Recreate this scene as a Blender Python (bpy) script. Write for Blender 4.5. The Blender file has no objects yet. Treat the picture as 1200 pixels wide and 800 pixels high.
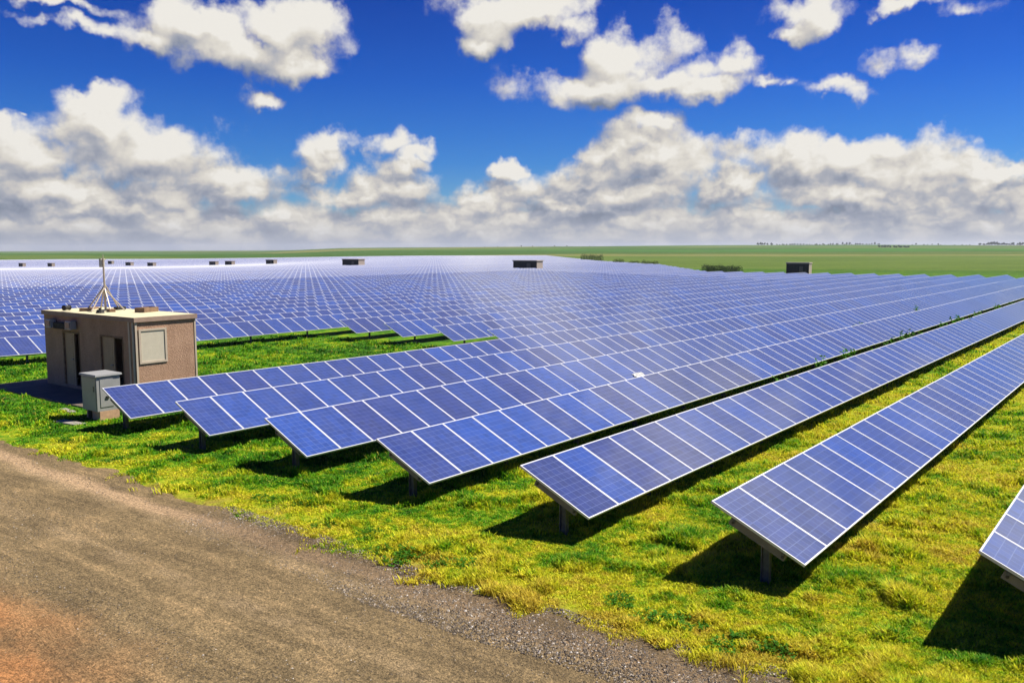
import bpy, math, random
import numpy as np
from mathutils import Vector, Matrix
random.seed(7); rng = np.random.default_rng(11)
R = math.radians
scene = bpy.context.scene
COL = scene.collection

# ------------------------------------------------------------------ camera
EYE = 5.0
cam_d = bpy.data.cameras.new('camera'); cam = bpy.data.objects.new('camera', cam_d); COL.objects.link(cam)
cam_d.sensor_width = 36; cam_d.lens = 30.67; cam_d.clip_end = 20000; cam_d.clip_start = 0.1
cam.matrix_world = Matrix.Translation((0, 0, EYE)) @ Matrix.Rotation(R(90-6.03), 4, 'X') @ Matrix.Rotation(R(-0.15), 4, 'Z')
scene.camera = cam
scene.render.resolution_x = 1024; scene.render.resolution_y = 682
scene.view_settings.view_transform = 'Standard'; scene.view_settings.look = 'None'
scene.view_settings.gamma = 1; scene.view_settings.exposure = 0.85
scene.view_settings.use_curve_mapping = False

# ------------------------------------------------------------------ field frame
AZ = 0.6543                                  # direction of the panel rows
D = np.array([math.sin(AZ), math.cos(AZ)])   # along a row
N = np.array([math.cos(AZ), -math.sin(AZ)])  # across the rows, towards the low edges
X0, Y0 = 3.0445, 13.0109
TH = math.atan2(D[1], D[0])
PITCH, TILT, PL = 3.6642, 0.4422, 1.617
ZA = 1.17                                    # height of the high edge of a table

SUN_DIR = Vector((0.961*math.cos(R(54)), 0.283*math.cos(R(54)), math.sin(R(54)))).normalized()

# ------------------------------------------------------------------ node helper
class NT:
    def __init__(s, tree): s.t = tree; s.n = tree.nodes; s.l = tree.links
    def node(s, typ, **kw):
        nd = s.n.new(typ)
        for k, v in kw.items(): setattr(nd, k, v)
        return nd
    def put(s, sock, v):
        if isinstance(v, bpy.types.NodeSocket): s.l.new(v, sock)
        elif v is not None: sock.default_value = v
    def m(s, op, a, b=None, c=None, clamp=False):
        nd = s.n.new('ShaderNodeMath'); nd.operation = op; nd.use_clamp = clamp
        s.put(nd.inputs[0], a)
        if b is not None: s.put(nd.inputs[1], b)
        if c is not None: s.put(nd.inputs[2], c)
        return nd.outputs[0]
    def vm(s, op, a, b=None, c=None):
        nd = s.n.new('ShaderNodeVectorMath'); nd.operation = op
        s.put(nd.inputs[0], a)
        if b is not None: s.put(nd.inputs[1], b)
        if c is not None: s.put(nd.inputs[2], c)
        return nd.outputs['Value'] if op in ('LENGTH', 'DOT_PRODUCT', 'DISTANCE') else nd.outputs[0]
    def comb(s, x, y, z=0.0):
        nd = s.n.new('ShaderNodeCombineXYZ'); s.put(nd.inputs[0], x); s.put(nd.inputs[1], y); s.put(nd.inputs[2], z); return nd.outputs[0]
    def sep(s, v):
        nd = s.n.new('ShaderNodeSeparateXYZ'); s.put(nd.inputs[0], v); return nd.outputs
    def noise(s, vec, scale=1, detail=4, rough=.5, dist=0, color=False, dim='3D'):
        nd = s.n.new('ShaderNodeTexNoise'); nd.noise_dimensions = dim; s.put(nd.inputs['Vector'], vec); s.put(nd.inputs['Scale'], scale)
        s.put(nd.inputs['Detail'], detail); s.put(nd.inputs['Roughness'], rough); s.put(nd.inputs['Distortion'], dist)
        return nd.outputs['Color' if color else 0]
    def voro(s, vec, scale=1, feature='F1', out='Distance', detail=0, dim='3D', rand=1.0):
        nd = s.n.new('ShaderNodeTexVoronoi'); nd.feature = feature; nd.voronoi_dimensions = dim
        s.put(nd.inputs['Vector'], vec); s.put(nd.inputs['Scale'], scale); s.put(nd.inputs['Randomness'], rand)
        if 'Detail' in nd.inputs: s.put(nd.inputs['Detail'], detail)
        return nd.outputs[out]
    def white(s, vec, out='Value'):
        nd = s.n.new('ShaderNodeTexWhiteNoise'); nd.noise_dimensions = '3D'; s.put(nd.inputs['Vector'], vec); return nd.outputs[out]
    def mix(s, f, a, b, blend='MIX'):
        nd = s.n.new('ShaderNodeMix'); nd.data_type = 'RGBA'; nd.blend_type = blend
        s.put(nd.inputs[0], f)
        for i, v in ((6, a), (7, b)):
            if isinstance(v, tuple) and len(v) == 3: v = v + (1,)
            s.put(nd.inputs[i], v)
        return nd.outputs[2]
    def ramp(s, f, stops, interp='LINEAR'):
        nd = s.n.new('ShaderNodeValToRGB'); cr = nd.color_ramp; cr.interpolation = interp
        while len(cr.elements) < len(stops): cr.elements.new(.5)
        for e, (p, c) in zip(cr.elements, stops):
            e.position = p; e.color = (c if isinstance(c, tuple) else (c, c, c)) + (1,)
        s.put(nd.inputs[0], f); return nd.outputs[0]
    def ss(s, v, lo, hi, a=0.0, b=1.0):
        nd = s.n.new('ShaderNodeMapRange'); nd.interpolation_type = 'SMOOTHSTEP'; nd.clamp = True
        s.put(nd.inputs[0], v); s.put(nd.inputs[1], lo); s.put(nd.inputs[2], hi); s.put(nd.inputs[3], a); s.put(nd.inputs[4], b); return nd.outputs[0]
    def bump(s, h, strength=.5, dist=.02, normal=None):
        nd = s.n.new('ShaderNodeBump'); s.put(nd.inputs['Height'], h); nd.inputs['Strength'].default_value = strength; nd.inputs['Distance'].default_value = dist
        if normal is not None: s.put(nd.inputs['Normal'], normal)
        return nd.outputs[0]

ALB = .60
def new_mat(name):
    m = bpy.data.materials.new(name); m.use_nodes = True; m.node_tree.nodes.clear()
    g = NT(m.node_tree); b = g.node('ShaderNodeBsdfPrincipled'); o = g.node('ShaderNodeOutputMaterial')
    g.l.new(b.outputs[0], o.inputs[0]); return m, g, b, o

# ------------------------------------------------------------------ world: Nishita sky with cumulus
world = bpy.data.worlds.new('World'); scene.world = world; world.use_nodes = True
world.node_tree.nodes.clear(); W = NT(world.node_tree)
def pix_dir(px, py):                          # a view direction as azimuth and elevation, in tens of degrees
    f = 1022.2; u = (px-600)/f; v = (400-py)/f; c, s = math.cos(R(6.03)), math.sin(R(6.03))
    x, y, z = u, c+v*s, -s+v*c
    return math.degrees(math.atan2(x, y))/10, math.degrees(math.atan2(z, math.hypot(x, y)))/10
K = 1/178.0
CLOUDS = [  # centre x, y, half width, half height, in the sky ahead; weight
 (78,2,52,10,1),(100,33,42,13,.85),(55,24,26,8,.6),
 (240,30,72,34,1.1),(325,30,72,34,1.1),(345,72,46,22,1),(190,48,40,15,.9),(285,58,76,26,1),
 (302,123,26,13,.85),(5,140,16,12,.75),(28,127,8,4,.5),
 (108,122,40,20,1.1),(100,150,62,34,1.1),(40,190,85,42,1.1),(170,180,110,48,1.15),(275,212,62,30,1),(90,225,210,34,1.2),
 (395,170,36,20,1.05),(372,190,36,27,1.05),(355,208,36,12,.9),(462,176,22,16,.9),(492,186,26,12,.8),(478,200,28,18,.85),(430,228,105,24,1.1),(350,228,80,13,.5),
 (594,202,20,14,.95),(588,236,62,22,1.05),
 (768,152,42,22,1.1),(745,170,66,26,1.1),(712,188,60,26,1.1),(680,208,62,20,1.1),(770,195,78,30,1.1),(690,232,150,28,1.15),
 (1035,172,44,22,1.1),(1000,186,110,30,1.15),(930,200,72,27,1.1),(1080,204,92,32,1.15),(860,220,70,20,1),(1000,232,190,26,1.15),
 (1195,198,48,14,1.05),(1185,230,70,26,1.1),(1165,180,8,5,.3),
 (605,10,92,32,1.15),(565,40,42,16,1),(655,35,36,16,.9),(735,70,74,38,1.15),(700,98,104,27,1.15),(790,92,64,22,1.05),(862,66,38,26,1.05),(835,98,46,20,1),(825,80,40,20,.9),
 (945,10,52,24,1.0),(925,33,34,12,.85),(1062,0,36,9,.75),(1080,58,42,10,.48),(990,98,38,12,.68),(900,103,20,6,.42),(935,100,12,5,.4),(1140,8,30,8,.35),
 # outside the picture: the cloud that the glass reflects
 (1560,190,330,120,1.35),(1510,60,235,120,1.3),(1700,20,420,120,1.1),(1250,-190,330,120,1.2),(880,-230,260,70,1.0),(1600,-480,380,120,1.1),
]
grp = bpy.data.node_groups.new('cloud_density', 'ShaderNodeTree')
grp.interface.new_socket('P', in_out='INPUT', socket_type='NodeSocketVector')
grp.interface.new_socket('D', in_out='OUTPUT', socket_type='NodeSocketFloat')
grp.interface.new_socket('B', in_out='OUTPUT', socket_type='NodeSocketFloat'); grp.interface.new_socket('L', in_out='OUTPUT', socket_type='NodeSocketFloat')
G = NT(grp); gi = G.node('NodeGroupInput'); go = G.node('NodeGroupOutput'); P = gi.outputs[0]
w1 = G.noise(P, 1.7, 2, .55, color=True, dim='2D'); w1 = G.vm('SCALE', G.vm('SUBTRACT', w1, (.5, .5, .5))); w1.node.inputs['Scale'].default_value = .34
w2 = G.noise(P, 7.0, 3, .6, color=True, dim='2D'); w2 = G.vm('SCALE', G.vm('SUBTRACT', w2, (.5, .5, .5))); w2.node.inputs['Scale'].default_value = .14
Q = G.vm('ADD', P, G.vm('ADD', w1, w2)); Q = G.vm('MULTIPLY', Q, (1, 1, 0))
best = None
for (cx, cy, rx, ry, wt) in CLOUDS:
    u, v = ((cx-600)*K, (294-cy)*K) if (cx > 1300 or cy < -100) else pix_dir(cx, cy); d = G.vm('LENGTH', G.vm('MULTIPLY_ADD', Q, (1/(rx*K), 1/(ry*K), 0), (-u/(rx*K), -v/(ry*K), 0)))
    e = G.m('SUBTRACT', wt, G.m('MULTIPLY', d, wt*.86))
    best = e if best is None else G.m('SMOOTH_MAX', best, e, .22)
sx = G.sep(P)
band = G.ss(sx[1], 0.08, 0.60, 1.0, -.85)                 # the solid bank low over the horizon
best = G.m('MAXIMUM', best, band)
away = G.m('MAXIMUM', G.ss(G.m('ABSOLUTE', sx[0]), 3.3, 4.2), G.ss(sx[1], 1.75, 2.3))
far_c = G.m('MAXIMUM', G.m('SUBTRACT', G.m('MULTIPLY', G.noise(P, .42, 3, .5, dim='2D'), 4.2), 3.0), best)
best = G.m('ADD', G.m('MULTIPLY', best, G.m('SUBTRACT', 1, away)), G.m('MULTIPLY', far_c, away))
soft = G.m('ADD', G.m('MULTIPLY', G.m('SUBTRACT', G.noise(P, 2.2, 2, .5, dim='2D'), .5), 1.0),
            G.m('MULTIPLY', G.m('SUBTRACT', .42, G.voro(G.vm('ADD', P, w2), 2.6, detail=1.3, dim='2D')), .85))
hair = G.m('MULTIPLY', G.m('SUBTRACT', G.noise(P, 8.0, 6, .62, dim='2D'), .5), .62)
L_ = G.m('ADD', best, G.m('MULTIPLY', soft, .62))
G.l.new(G.m('ADD', L_, hair), go.inputs[0]); G.l.new(best, go.inputs[1]); G.l.new(L_, go.inputs[2])
tc = W.node('ShaderNodeTexCoord'); dirv = tc.outputs['Generated']; s_ = W.sep(dirv)
azn = W.m('MULTIPLY', W.m('ARCTAN2', s_[0], s_[1]), 180/math.pi/10)
hyp = W.m('SQRT', W.m('ADD', W.m('MULTIPLY', s_[0], s_[0]), W.m('MULTIPLY', s_[1], s_[1])))
eln = W.m('MULTIPLY', W.m('ARCTAN2', s_[2], hyp), 180/math.pi/10)
Pw = W.comb(azn, eln, 0)
def dens(off, out=0):
    nd = W.node('ShaderNodeGroup', node_tree=grp); W.put(nd.inputs[0], W.vm('ADD', Pw, off)); return nd.outputs[out]
D0 = dens((0, 0, 0)); B0 = D0.node.outputs[1]; L0 = D0.node.outputs[2]; L1 = dens((.055, .085, 0), 2); B2 = dens((.06, .28, 0), 1)
alpha = W.ss(D0, -.10, .48)
lit = W.m('MULTIPLY', W.m('SUBTRACT', L0, L1), .72)
top = W.m('MULTIPLY', W.m('SUBTRACT', B0, B2), .40)          # upper flanks bright, flat bases grey
low = W.ss(eln, .10, 1.0)                                # low clouds are seen through more air
lump = W.m('MULTIPLY', W.m('SUBTRACT', W.noise(W.vm('MULTIPLY', Pw, (.45, 1.5, 1)), 3.0, 5, .58, dim='2D'), .5), .50)
lowl = W.m('MULTIPLY', W.m('SUBTRACT', 1, low), W.m('SUBTRACT', .46, W.voro(W.vm('ADD', W.vm('MULTIPLY', Pw, (1.0, 2.6, 1)), W.vm('MULTIPLY', W.noise(Pw, 5, 3, .6, color=True, dim='2D'), (.35, .35, 0))), 3.2, detail=2, dim='2D')))
lump = W.m('ADD', lump, W.m('MULTIPLY', lowl, .62))
shade = W.m('ADD', W.m('ADD', W.m('ADD', .64, lit), W.m('MULTIPLY', low, .02)), W.m('ADD', W.m('ADD', W.m('MULTIPLY', top, low), lump), W.m('MULTIPLY', W.m('SUBTRACT', D0, L0), .12)), clamp=True)
ccol = W.ramp(shade, [(0, (.20, .235, .31)), (.24, (.30, .33, .41)), (.46, (.44, .45, .49)), (.62, (.60, .575, .55)), (.80, (.75, .71, .64)), (1, (.88, .85, .79))])
ccol = W.mix(W.ss(eln, 0.0, .26, .55, 0), ccol, (.42, .44, .51))
sky = W.node('ShaderNodeTexSky', sky_type='NISHITA'); sky.sun_disc = False; sky.sun_elevation = R(54); sky.sun_rotation = R(73.6)
sky.air_density = 1.0; sky.dust_density = .3; sky.ozone_density = 3
skyc = W.vm('MULTIPLY', sky.outputs[0], W.ramp(W.m('MULTIPLY', eln, .4, clamp=True), [(0, (.55, .72, .95)), (.10, (.30, .60, .95)), (.22, (.12, .42, .95)), (.42, (.040, .27, .88)), (.60, (.018, .185, .74)), (1, (.02, .17, .65))]))
WSTR = .06                                               # sky strength; the clouds' radiance is given for strength .1
HAZE = .00009
cl = W.vm('SCALE', ccol); cl.node.inputs['Scale'].default_value = 9.0
fin = W.mix(alpha, skyc, cl)
bg = W.node('ShaderNodeBackground'); W.put(bg.inputs[0], fin); bg.inputs[1].default_value = WSTR
wo = W.node('ShaderNodeOutputWorld'); W.l.new(bg.outputs[0], wo.inputs[0])
world.cycles.sampling_method = 'MANUAL'; world.cycles.sample_map_resolution = 512

# ------------------------------------------------------------------ sun
sd = bpy.data.lights.new('sun', 'SUN'); sd.energy = 5.0; sd.angle = R(.53); sd.color = (1, .94, .84)
sun = bpy.data.objects.new('sun', sd); COL.objects.link(sun); sun.rotation_euler = SUN_DIR.to_track_quat('Z', 'Y').to_euler()
#SKYONLY
# ------------------------------------------------------------------ object helpers
def tag(o, label=None, cat=None, group=None, kind=None):
    if label: o['label'] = label
    if cat: o['category'] = cat
    if group: o['group'] = group
    if kind: o['kind'] = kind
    return o
def link(name, data, parent=None):
    o = bpy.data.objects.new(name, data); COL.objects.link(o)
    if parent is not None: o.parent = parent
    return o
class MB:                                        # collects shapes for ONE mesh
    def __init__(s): s.v = []; s.f = []; s.mi = []; s.uv = []
    def quad(s, pts, mi=0, uv=None):
        b = len(s.v); s.v += [tuple(p) for p in pts]; s.f.append(tuple(range(b, b+len(pts)))); s.mi.append(mi)
        s.uv.append(uv or [(0, 0)]*len(pts)); return s
    def box(s, x0, x1, y0, y1, z0, z1, mi=0, M=None, taper=0):
        t = taper
        p = [(x0, y0, z0), (x1, y0, z0), (x1, y1, z0), (x0, y1, z0), (x0+t, y0+t, z1), (x1-t, y0+t, z1), (x1-t, y1-t, z1), (x0+t, y1-t, z1)]
        if M is not None: p = [tuple(M @ Vector(q)) for q in p]
        for f in ((3, 2, 1, 0), (4, 5, 6, 7), (0, 1, 5, 4), (1, 2, 6, 5), (2, 3, 7, 6), (3, 0, 4, 7)): s.quad([p[i] for i in f], mi)
        return s
    def tube(s, p, q, r, seg=8, r2=None, mi=0, caps=True):
        p, q = Vector(p), Vector(q); r2 = r if r2 is None else r2; ax = (q-p).normalized()
        e = ax.orthogonal().normalized(); g = ax.cross(e)
        A = [p+(e*math.cos(k*2*math.pi/seg)+g*math.sin(k*2*math.pi/seg))*r for k in range(seg)]
        B = [q+(e*math.cos(k*2*math.pi/seg)+g*math.sin(k*2*math.pi/seg))*r2 for k in range(seg)]
        for k in range(seg): s.quad([A[k], A[(k+1) % seg], B[(k+1) % seg], B[k]], mi)
        if caps: s.quad(A[::-1], mi); s.quad(B, mi)
        return s
    def mesh(s, name, mats, smooth=False):
        me = bpy.data.meshes.new(name); me.from_pydata(s.v, [], s.f)
        for m in (mats if isinstance(mats, (list, tuple)) else [mats]): me.materials.append(m)
        me.polygons.foreach_set('material_index', s.mi)
        ul = me.uv_layers.new(name='UVMap'); ul.data.foreach_set('uv', np.array([c for q in s.uv for c in q], dtype=np.float32).ravel())
        if smooth: me.polygons.foreach_set('use_smooth', [True]*len(s.f))
        me.update(); return me
    def build(s, name, mats, parent=None, bevel=0, smooth=False):
        o = link(name, s.mesh(name, mats, smooth), parent)
        if bevel:
            md = o.modifiers.new('bevel', 'BEVEL'); md.width = bevel; md.segments = 2; md.limit_method = 'ANGLE'
        return o
def np_mesh(name, verts, faces, mats, uv=None, smooth=False):
    me = bpy.data.meshes.new(name); nv, nf, k = len(verts), len(faces), faces.shape[1]
    me.vertices.add(nv); me.vertices.foreach_set('co', np.asarray(verts, np.float32).ravel())
    me.loops.add(nf*k); me.loops.foreach_set('vertex_index', faces.astype(np.int32).ravel())
    me.polygons.add(nf); me.polygons.foreach_set('loop_start', np.arange(nf, dtype=np.int32)*k)
    me.polygons.foreach_set('use_smooth', np.full(nf, bool(smooth)))
    for m in mats: me.materials.append(m)
    if uv is not None:
        ul = me.uv_layers.new(name='UVMap'); ul.data.foreach_set('uv', np.asarray(uv, np.float32).ravel())
    me.update(calc_edges=True); return me

# ------------------------------------------------------------------ terrain height
def sst(x, a, b):
    t = np.clip((np.asarray(x, float)-a)/(b-a), 0, 1); return t*t*(3-2*t)
def an(x, y):
    ex, ey = x-X0, y-Y0; return ex*D[0]+ey*D[1], ex*N[0]+ey*N[1]
def xy(a, n): return X0+D[0]*a+N[0]*n, Y0+D[1]*a+N[1]*n
def H(x, y, ripple=True):
    x = np.asarray(x, float); y = np.asarray(y, float); a, n = an(x, y); r = np.hypot(x, y); az = np.degrees(np.arctan2(x, y))
    z = -0.20*sst(a, -2, 16)*sst(-n, 10, 24)*(1-.6*sst(r, 60, 120))
    wl = 1-sst(az, -24, -4)
    z = z - wl*(3.4*sst(r, 170, 450) - 1.6*sst(r, 450, 600))*sst(y, -50, 120)
    T = np.interp(az, [-60, -30, -16, -11, 5.5, 21, 30, 60], [0, -1.5, 0, 8.5, 12.0, 13.5, 10, 8])
    hl = sst(r, 650, 2400)*(1-.7*sst(r, 2600, 6000))
    z = z*(1-sst(r, 700, 1500)) + T*hl
    z = z + sst(r, 650, 1500)*(1.0*np.sin(x/210+1.3)*np.cos(y/260) + .9*np.sin(x/95+y/140))*(1-sst(r, 2000, 4000)*.5)
    if ripple: z = z + .018*np.sin(x*1.7+2*np.sin(y*.9))*np.sin(y*1.9+x*.4)*(1-sst(r, 60, 100))
    return z
def HS(x, y): return H(x, y, False)
def Hz(a, n): x, y = xy(a, n); return float(H(x, y))
def road_edge(n): return np.interp(n, [-60, -19, -13, -7, -3, 3, 30], [-3.2, -2.35, -2.25, -2.50, -2.70, -2.38, -2.3])
def fnoise(a, n, s, seed=0):                    # cheap smooth value noise, 0..1
    u, v = np.asarray(a)/s, np.asarray(n)/s; iu, iv = np.floor(u).astype(np.int64), np.floor(v).astype(np.int64); fu, fv = u-iu, v-iv
    fu, fv = fu*fu*(3-2*fu), fv*fv*(3-2*fv)
    def h(i, j):
        q = (i*374761393+j*668265263+seed*362437) & 0xffffffff; q = ((q ^ (q >> 13))*1274126177) & 0xffffffff; return ((q ^ (q >> 16)) & 0xffff)/65535.
    return (h(iu, iv)*(1-fu)+h(iu+1, iv)*fu)*(1-fv)+(h(iu, iv+1)*(1-fu)+h(iu+1, iv+1)*fu)*fv

# ------------------------------------------------------------------ ground materials
def rot_coords(g):                                # world position as (along rows, across rows)
    ge = g.node('ShaderNodeNewGeometry'); p = ge.outputs['Position']
    mp = g.node('ShaderNodeVectorRotate', rotation_type='Z_AXIS'); g.put(mp.inputs['Vector'], g.vm('SUBTRACT', p, (X0, Y0, 0))); mp.inputs['Angle'].default_value = -TH
    return p, g.vm('MULTIPLY', mp.outputs[0], (1, -1, 1))
def grass_colour(g, p, q):
    """Patches of green sward, yellow blossom and dry stalks, by place."""
    s = g.sep(q)
    big = g.noise(p, .16, 3, .5); mid = g.noise(p, .9, 4, .6); fine = g.noise(p, 5.5, 3, .6)
    f = g.m('ADD', g.m('ADD', g.m('MULTIPLY', big, .45), g.m('MULTIPLY', mid, .80)), g.m('MULTIPLY', fine, .55))
    near_road = g.ss(s[0], -2.6, -.4, .15, 0)         # more yellow next to the road
    right = g.ss(s[1], -12, 1.5, -.05, .05)
    f = g.m('SUBTRACT', g.m('ADD', g.m('ADD', f, near_road), right), g.ss(s[1], -4, -20, 0, .07))
    c = g.ramp(g.m('ADD', g.m('MULTIPLY', g.m('SUBTRACT', f, .90), 1.75), .51), [(.10, (.03, .15, .004)), (.28, (.075, .30, .005)), (.40, (.20, .45, .008)), (.52, (.40, .54, .012)), (.66, (.72, .74, .025)), (.96, (.70, .56, .06))])
    return g.vm('MULTIPLY', c, (.74, .72, .72))
mg, g, b, o = new_mat('field_ground')
p, q = rot_coords(g); s = g.sep(q); wp = g.sep(p)
gc = grass_colour(g, p, q)
rad = g.vm('LENGTH', g.vm('MULTIPLY', p, (1, 1, 0)))
soil = g.ramp(g.noise(p, 2.2, 6, .65), [(.3, (.10, .058, .03)), (.55, (.17, .10, .05)), (.75, (.24, .155, .08))])
edge = g.m('ADD', s[0], g.m('MULTIPLY', g.noise(p, 1.1, 5, .65), 1.5))
near = g.mix(g.ss(edge, -2.1, -1.5), soil, g.mix(.5, gc, (.05, .10, .008)))
near = g.mix(g.m('MULTIPLY', g.ss(g.noise(p, .8, 5, .6), .56, .68), g.ss(rad, 60, 20)), near, g.mix(.45, soil, near))
sp = g.vm('MULTIPLY', p, (.0022, .0048, 0)); cell = g.voro(g.vm('ADD', sp, g.vm('SCALE', g.noise(p, .004, 2, .5, color=True))), 1.1, out='Color', dim='2D')
fcol = g.ramp(g.sep(cell)[0], [(0, (.050, .12, .012)), (.2, (.10, .135, .020)), (.38, (.12, .17, .030)), (.56, (.045, .165, .008)), (.72, (.095, .175, .022)), (.9, (.24, .22, .07))], 'CONSTANT')
fcol = g.mix(.75, fcol, g.ramp(g.noise(g.vm('MULTIPLY', p, (.010, .035, 0)), 1, 5, .6), [(.3, (.45, .55, .4)), (.7, (1.2, 1.15, 1.2))]), 'MULTIPLY')
gmid = g.mix(.5, gc, fcol)
col = g.mix(g.ss(rad, 70, 260), near, g.vm('MULTIPLY', g.mix(.30, fcol, gmid), (.72, .72, .72)))
g.put(b.inputs['Base Color'], col); b.inputs['Roughness'].default_value = 1; b.inputs['Specular IOR Level'].default_value = .1
hgt = g.m('ADD', g.noise(p, 9, 6, .7), g.m('MULTIPLY', g.noise(p, 1.6, 4, .6), 2.5))
g.put(b.inputs['Normal'], g.bump(hgt, .9, .07))

mroad, g, b, o = new_mat('dirt_road')
p, q = rot_coords(g); s = g.sep(q)
st = g.vm('MULTIPLY', q, (1.0, .16, 1))
streak = g.noise(st, 3.1, 8, .70, .25); patch = g.noise(p, .55, 5, .6); grav = g.voro(p, 38, out='Distance'); gcol = g.voro(p, 30, out='Color'); gr2 = g.noise(p, 26, 4, .75)
c = g.ramp(g.m('ADD', g.m('ADD', g.m('MULTIPLY', streak, .5), g.m('MULTIPLY', patch, .25)), g.m('MULTIPLY', g.noise(p, 7, 6, .75), .25)), [(.32, (.115, .085, .045)), (.43, (.21, .155, .080)), (.53, (.32, .235, .120)), (.62, (.49, .345, .175)), (.74, (.66, .47, .25))])
wob = g.m('ADD', s[0], g.m('MULTIPLY', g.noise(p, .35, 4, .5), 1.1))
rut = g.m('MULTIPLY', g.ss(wob, -3.05, -2.72), g.ss(wob, -2.3, -2.6))          # pale compacted line near the verge
c = g.mix(g.m('MULTIPLY', rut, .8), c, (.66, .46, .27))
for rc_ in (-3.55, -5.05):                       # two wheel tracks, compacted and paler
    dtr = g.m('ABSOLUTE', g.m('SUBTRACT', g.m('ADD', s[0], g.m('MULTIPLY', g.noise(p, .22, 3, .5), .5)), rc_+.25))
    c = g.mix(g.m('MULTIPLY', g.ss(dtr, .26, .08), g.ss(g.noise(p, 1.3, 5, .65), .36, .60, 0, .42)), c, (.50, .37, .21))
loose = g.m('MULTIPLY', g.ss(wob, -3.3, -2.6), g.ss(s[1], -11, -6))            # loose dark gravel at the edge
c = g.mix(g.m('MULTIPLY', loose, .72), c, (.15, .108, .062))
orange = g.m('MULTIPLY', g.ss(g.m('ADD', g.m('MULTIPLY', streak, .5), g.m('MULTIPLY', patch, .5)), .36, .60, .25, 1.0), g.m('MULTIPLY', g.ss(g.m('ADD', s[0], g.m('MULTIPLY', g.noise(p, .5, 4, .6), 2)), -5.2, -7.2), g.ss(s[1], -2.2, -6)))
c = g.mix(g.m('MULTIPLY', orange, .62), c, (.72, .26, .07))  # orange soil, with the orange corner vignette painted into the road colour
c = g.mix(.80, c, g.ramp(gr2, [(.3, (.35, .35, .36)), (.5, (.9, .9, .9)), (.68, (1.5, 1.45, 1.4))]), 'MULTIPLY')
c = g.mix(.42, c, g.mix(1, c, g.ramp(g.sep(gcol)[1], [(0, (.3, .3, .3)), (1, (1.9, 1.8, 1.7))]), 'MULTIPLY'))
c = g.vm('MULTIPLY', c, (ALB, ALB, ALB)); g.put(b.inputs['Base Color'], c); b.inputs['Roughness'].default_value = .95; b.inputs['Specular IOR Level'].default_value = .15
hh = g.m('ADD', g.m('MULTIPLY', g.m('SUBTRACT', .5, grav), .7), g.m('ADD', g.m('MULTIPLY', gr2, 1.0), g.m('MULTIPLY', streak, 3.0)))
g.put(b.inputs['Normal'], g.bump(hh, .9, .022))

def simple(name, col, rough=.6, metal=0, var=.12, scale=6, bump=0, bs=40, spec=.5):
    m, g, b, o = new_mat(name); t = g.node('ShaderNodeTexCoord').outputs['Object']
    n = g.noise(t, scale, 5, .6); col = tuple(c*ALB for c in col); lo = tuple(c*(1-var) for c in col); hi = tuple(min(1, c*(1+var)) for c in col)
    g.put(b.inputs['Base Color'], g.ramp(n, [(.3, lo), (.7, hi)])); b.inputs['Roughness'].default_value = rough; b.inputs['Metallic'].default_value = metal
    b.inputs['Specular IOR Level'].default_value = spec
    if bump: g.put(b.inputs['Normal'], g.bump(g.noise(t, bs, 4, .7), bump, .01))
    return m
M_frame = simple('aluminium_frame', (.95, .96, 1.0), .38, .25, .05, 3)
M_steel = simple('galvanised_steel', (.16, .16, .165), .55, .4, .25, 9, .2)
M_beam = simple('weathered_beam', (.30, .25, .20), .7, 0, .2, 7, .3)
M_bolt = simple('dark_bolt', (.05, .04, .035), .6)
M_conc = simple('concrete', (.44, .39, .33), .9, 0, .22, 3, .5, 30)
M_roof = simple('cream_roof_coating', (.88, .80, .50), .8, 0, .12, 2.2, .3, 20)
M_door = simple('tan_door_paint', (.60, .40, .24), .55, 0, .1, 2)
M_trim = simple('beige_trim', (.78, .64, .48), .6, 0, .08, 5)
M_vent = simple('cream_vent_paint', (.85, .76, .58), .6, 0, .06, 5)
M_grey = simple('grey_cabinet_paint', (.47, .47, .45), .45, 0, .08, 3)
M_black = simple('black_rubber', (.015, .015, .015), .7)
M_glass = simple('lamp_glass', (.25, .27, .30), .2)
M_brick = simple('sandy_brick', (.75, .46, .28), .9, 0, .2, 8, .5)
M_mast = simple('mast_steel', (.75, .64, .50), .5, .3, .15, 9)
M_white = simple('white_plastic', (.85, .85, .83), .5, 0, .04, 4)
M_wood = simple('old_timber', (.33, .20, .11), .85, 0, .3, 7, .3)
M_dark = simple('dark_cabin_wall', (.045, .038, .035), .9, 0, .25, 3)
# pebble-dash cabin wall
M_wall, g, b, o = new_mat('pebbledash_wall'); t = g.node('ShaderNodeTexCoord').outputs['Object']
c = g.mix(.35, g.ramp(g.noise(t, 1.4, 5, .6), [(.25, (.33, .19, .115)), (.75, (.50, .31, .20))]), g.ramp(g.sep(g.voro(t, 34, out='Color'))[0], [(0, (.18, .105, .07)), (.5, (.32, .195, .125)), (1, (.44, .29, .20))]))
c = g.mix(.30, c, g.ramp(g.noise(g.vm('MULTIPLY', t, (1, 1, .25)), 3, 5, .65), [(.32, (.55, .52, .50)), (.62, (1.05, 1.05, 1.05))]), 'MULTIPLY')
g.put(b.inputs['Base Color'], c); b.inputs['Roughness'].default_value = .95; g.put(b.inputs['Normal'], g.bump(g.voro(t, 34), .8, .012))

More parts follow.
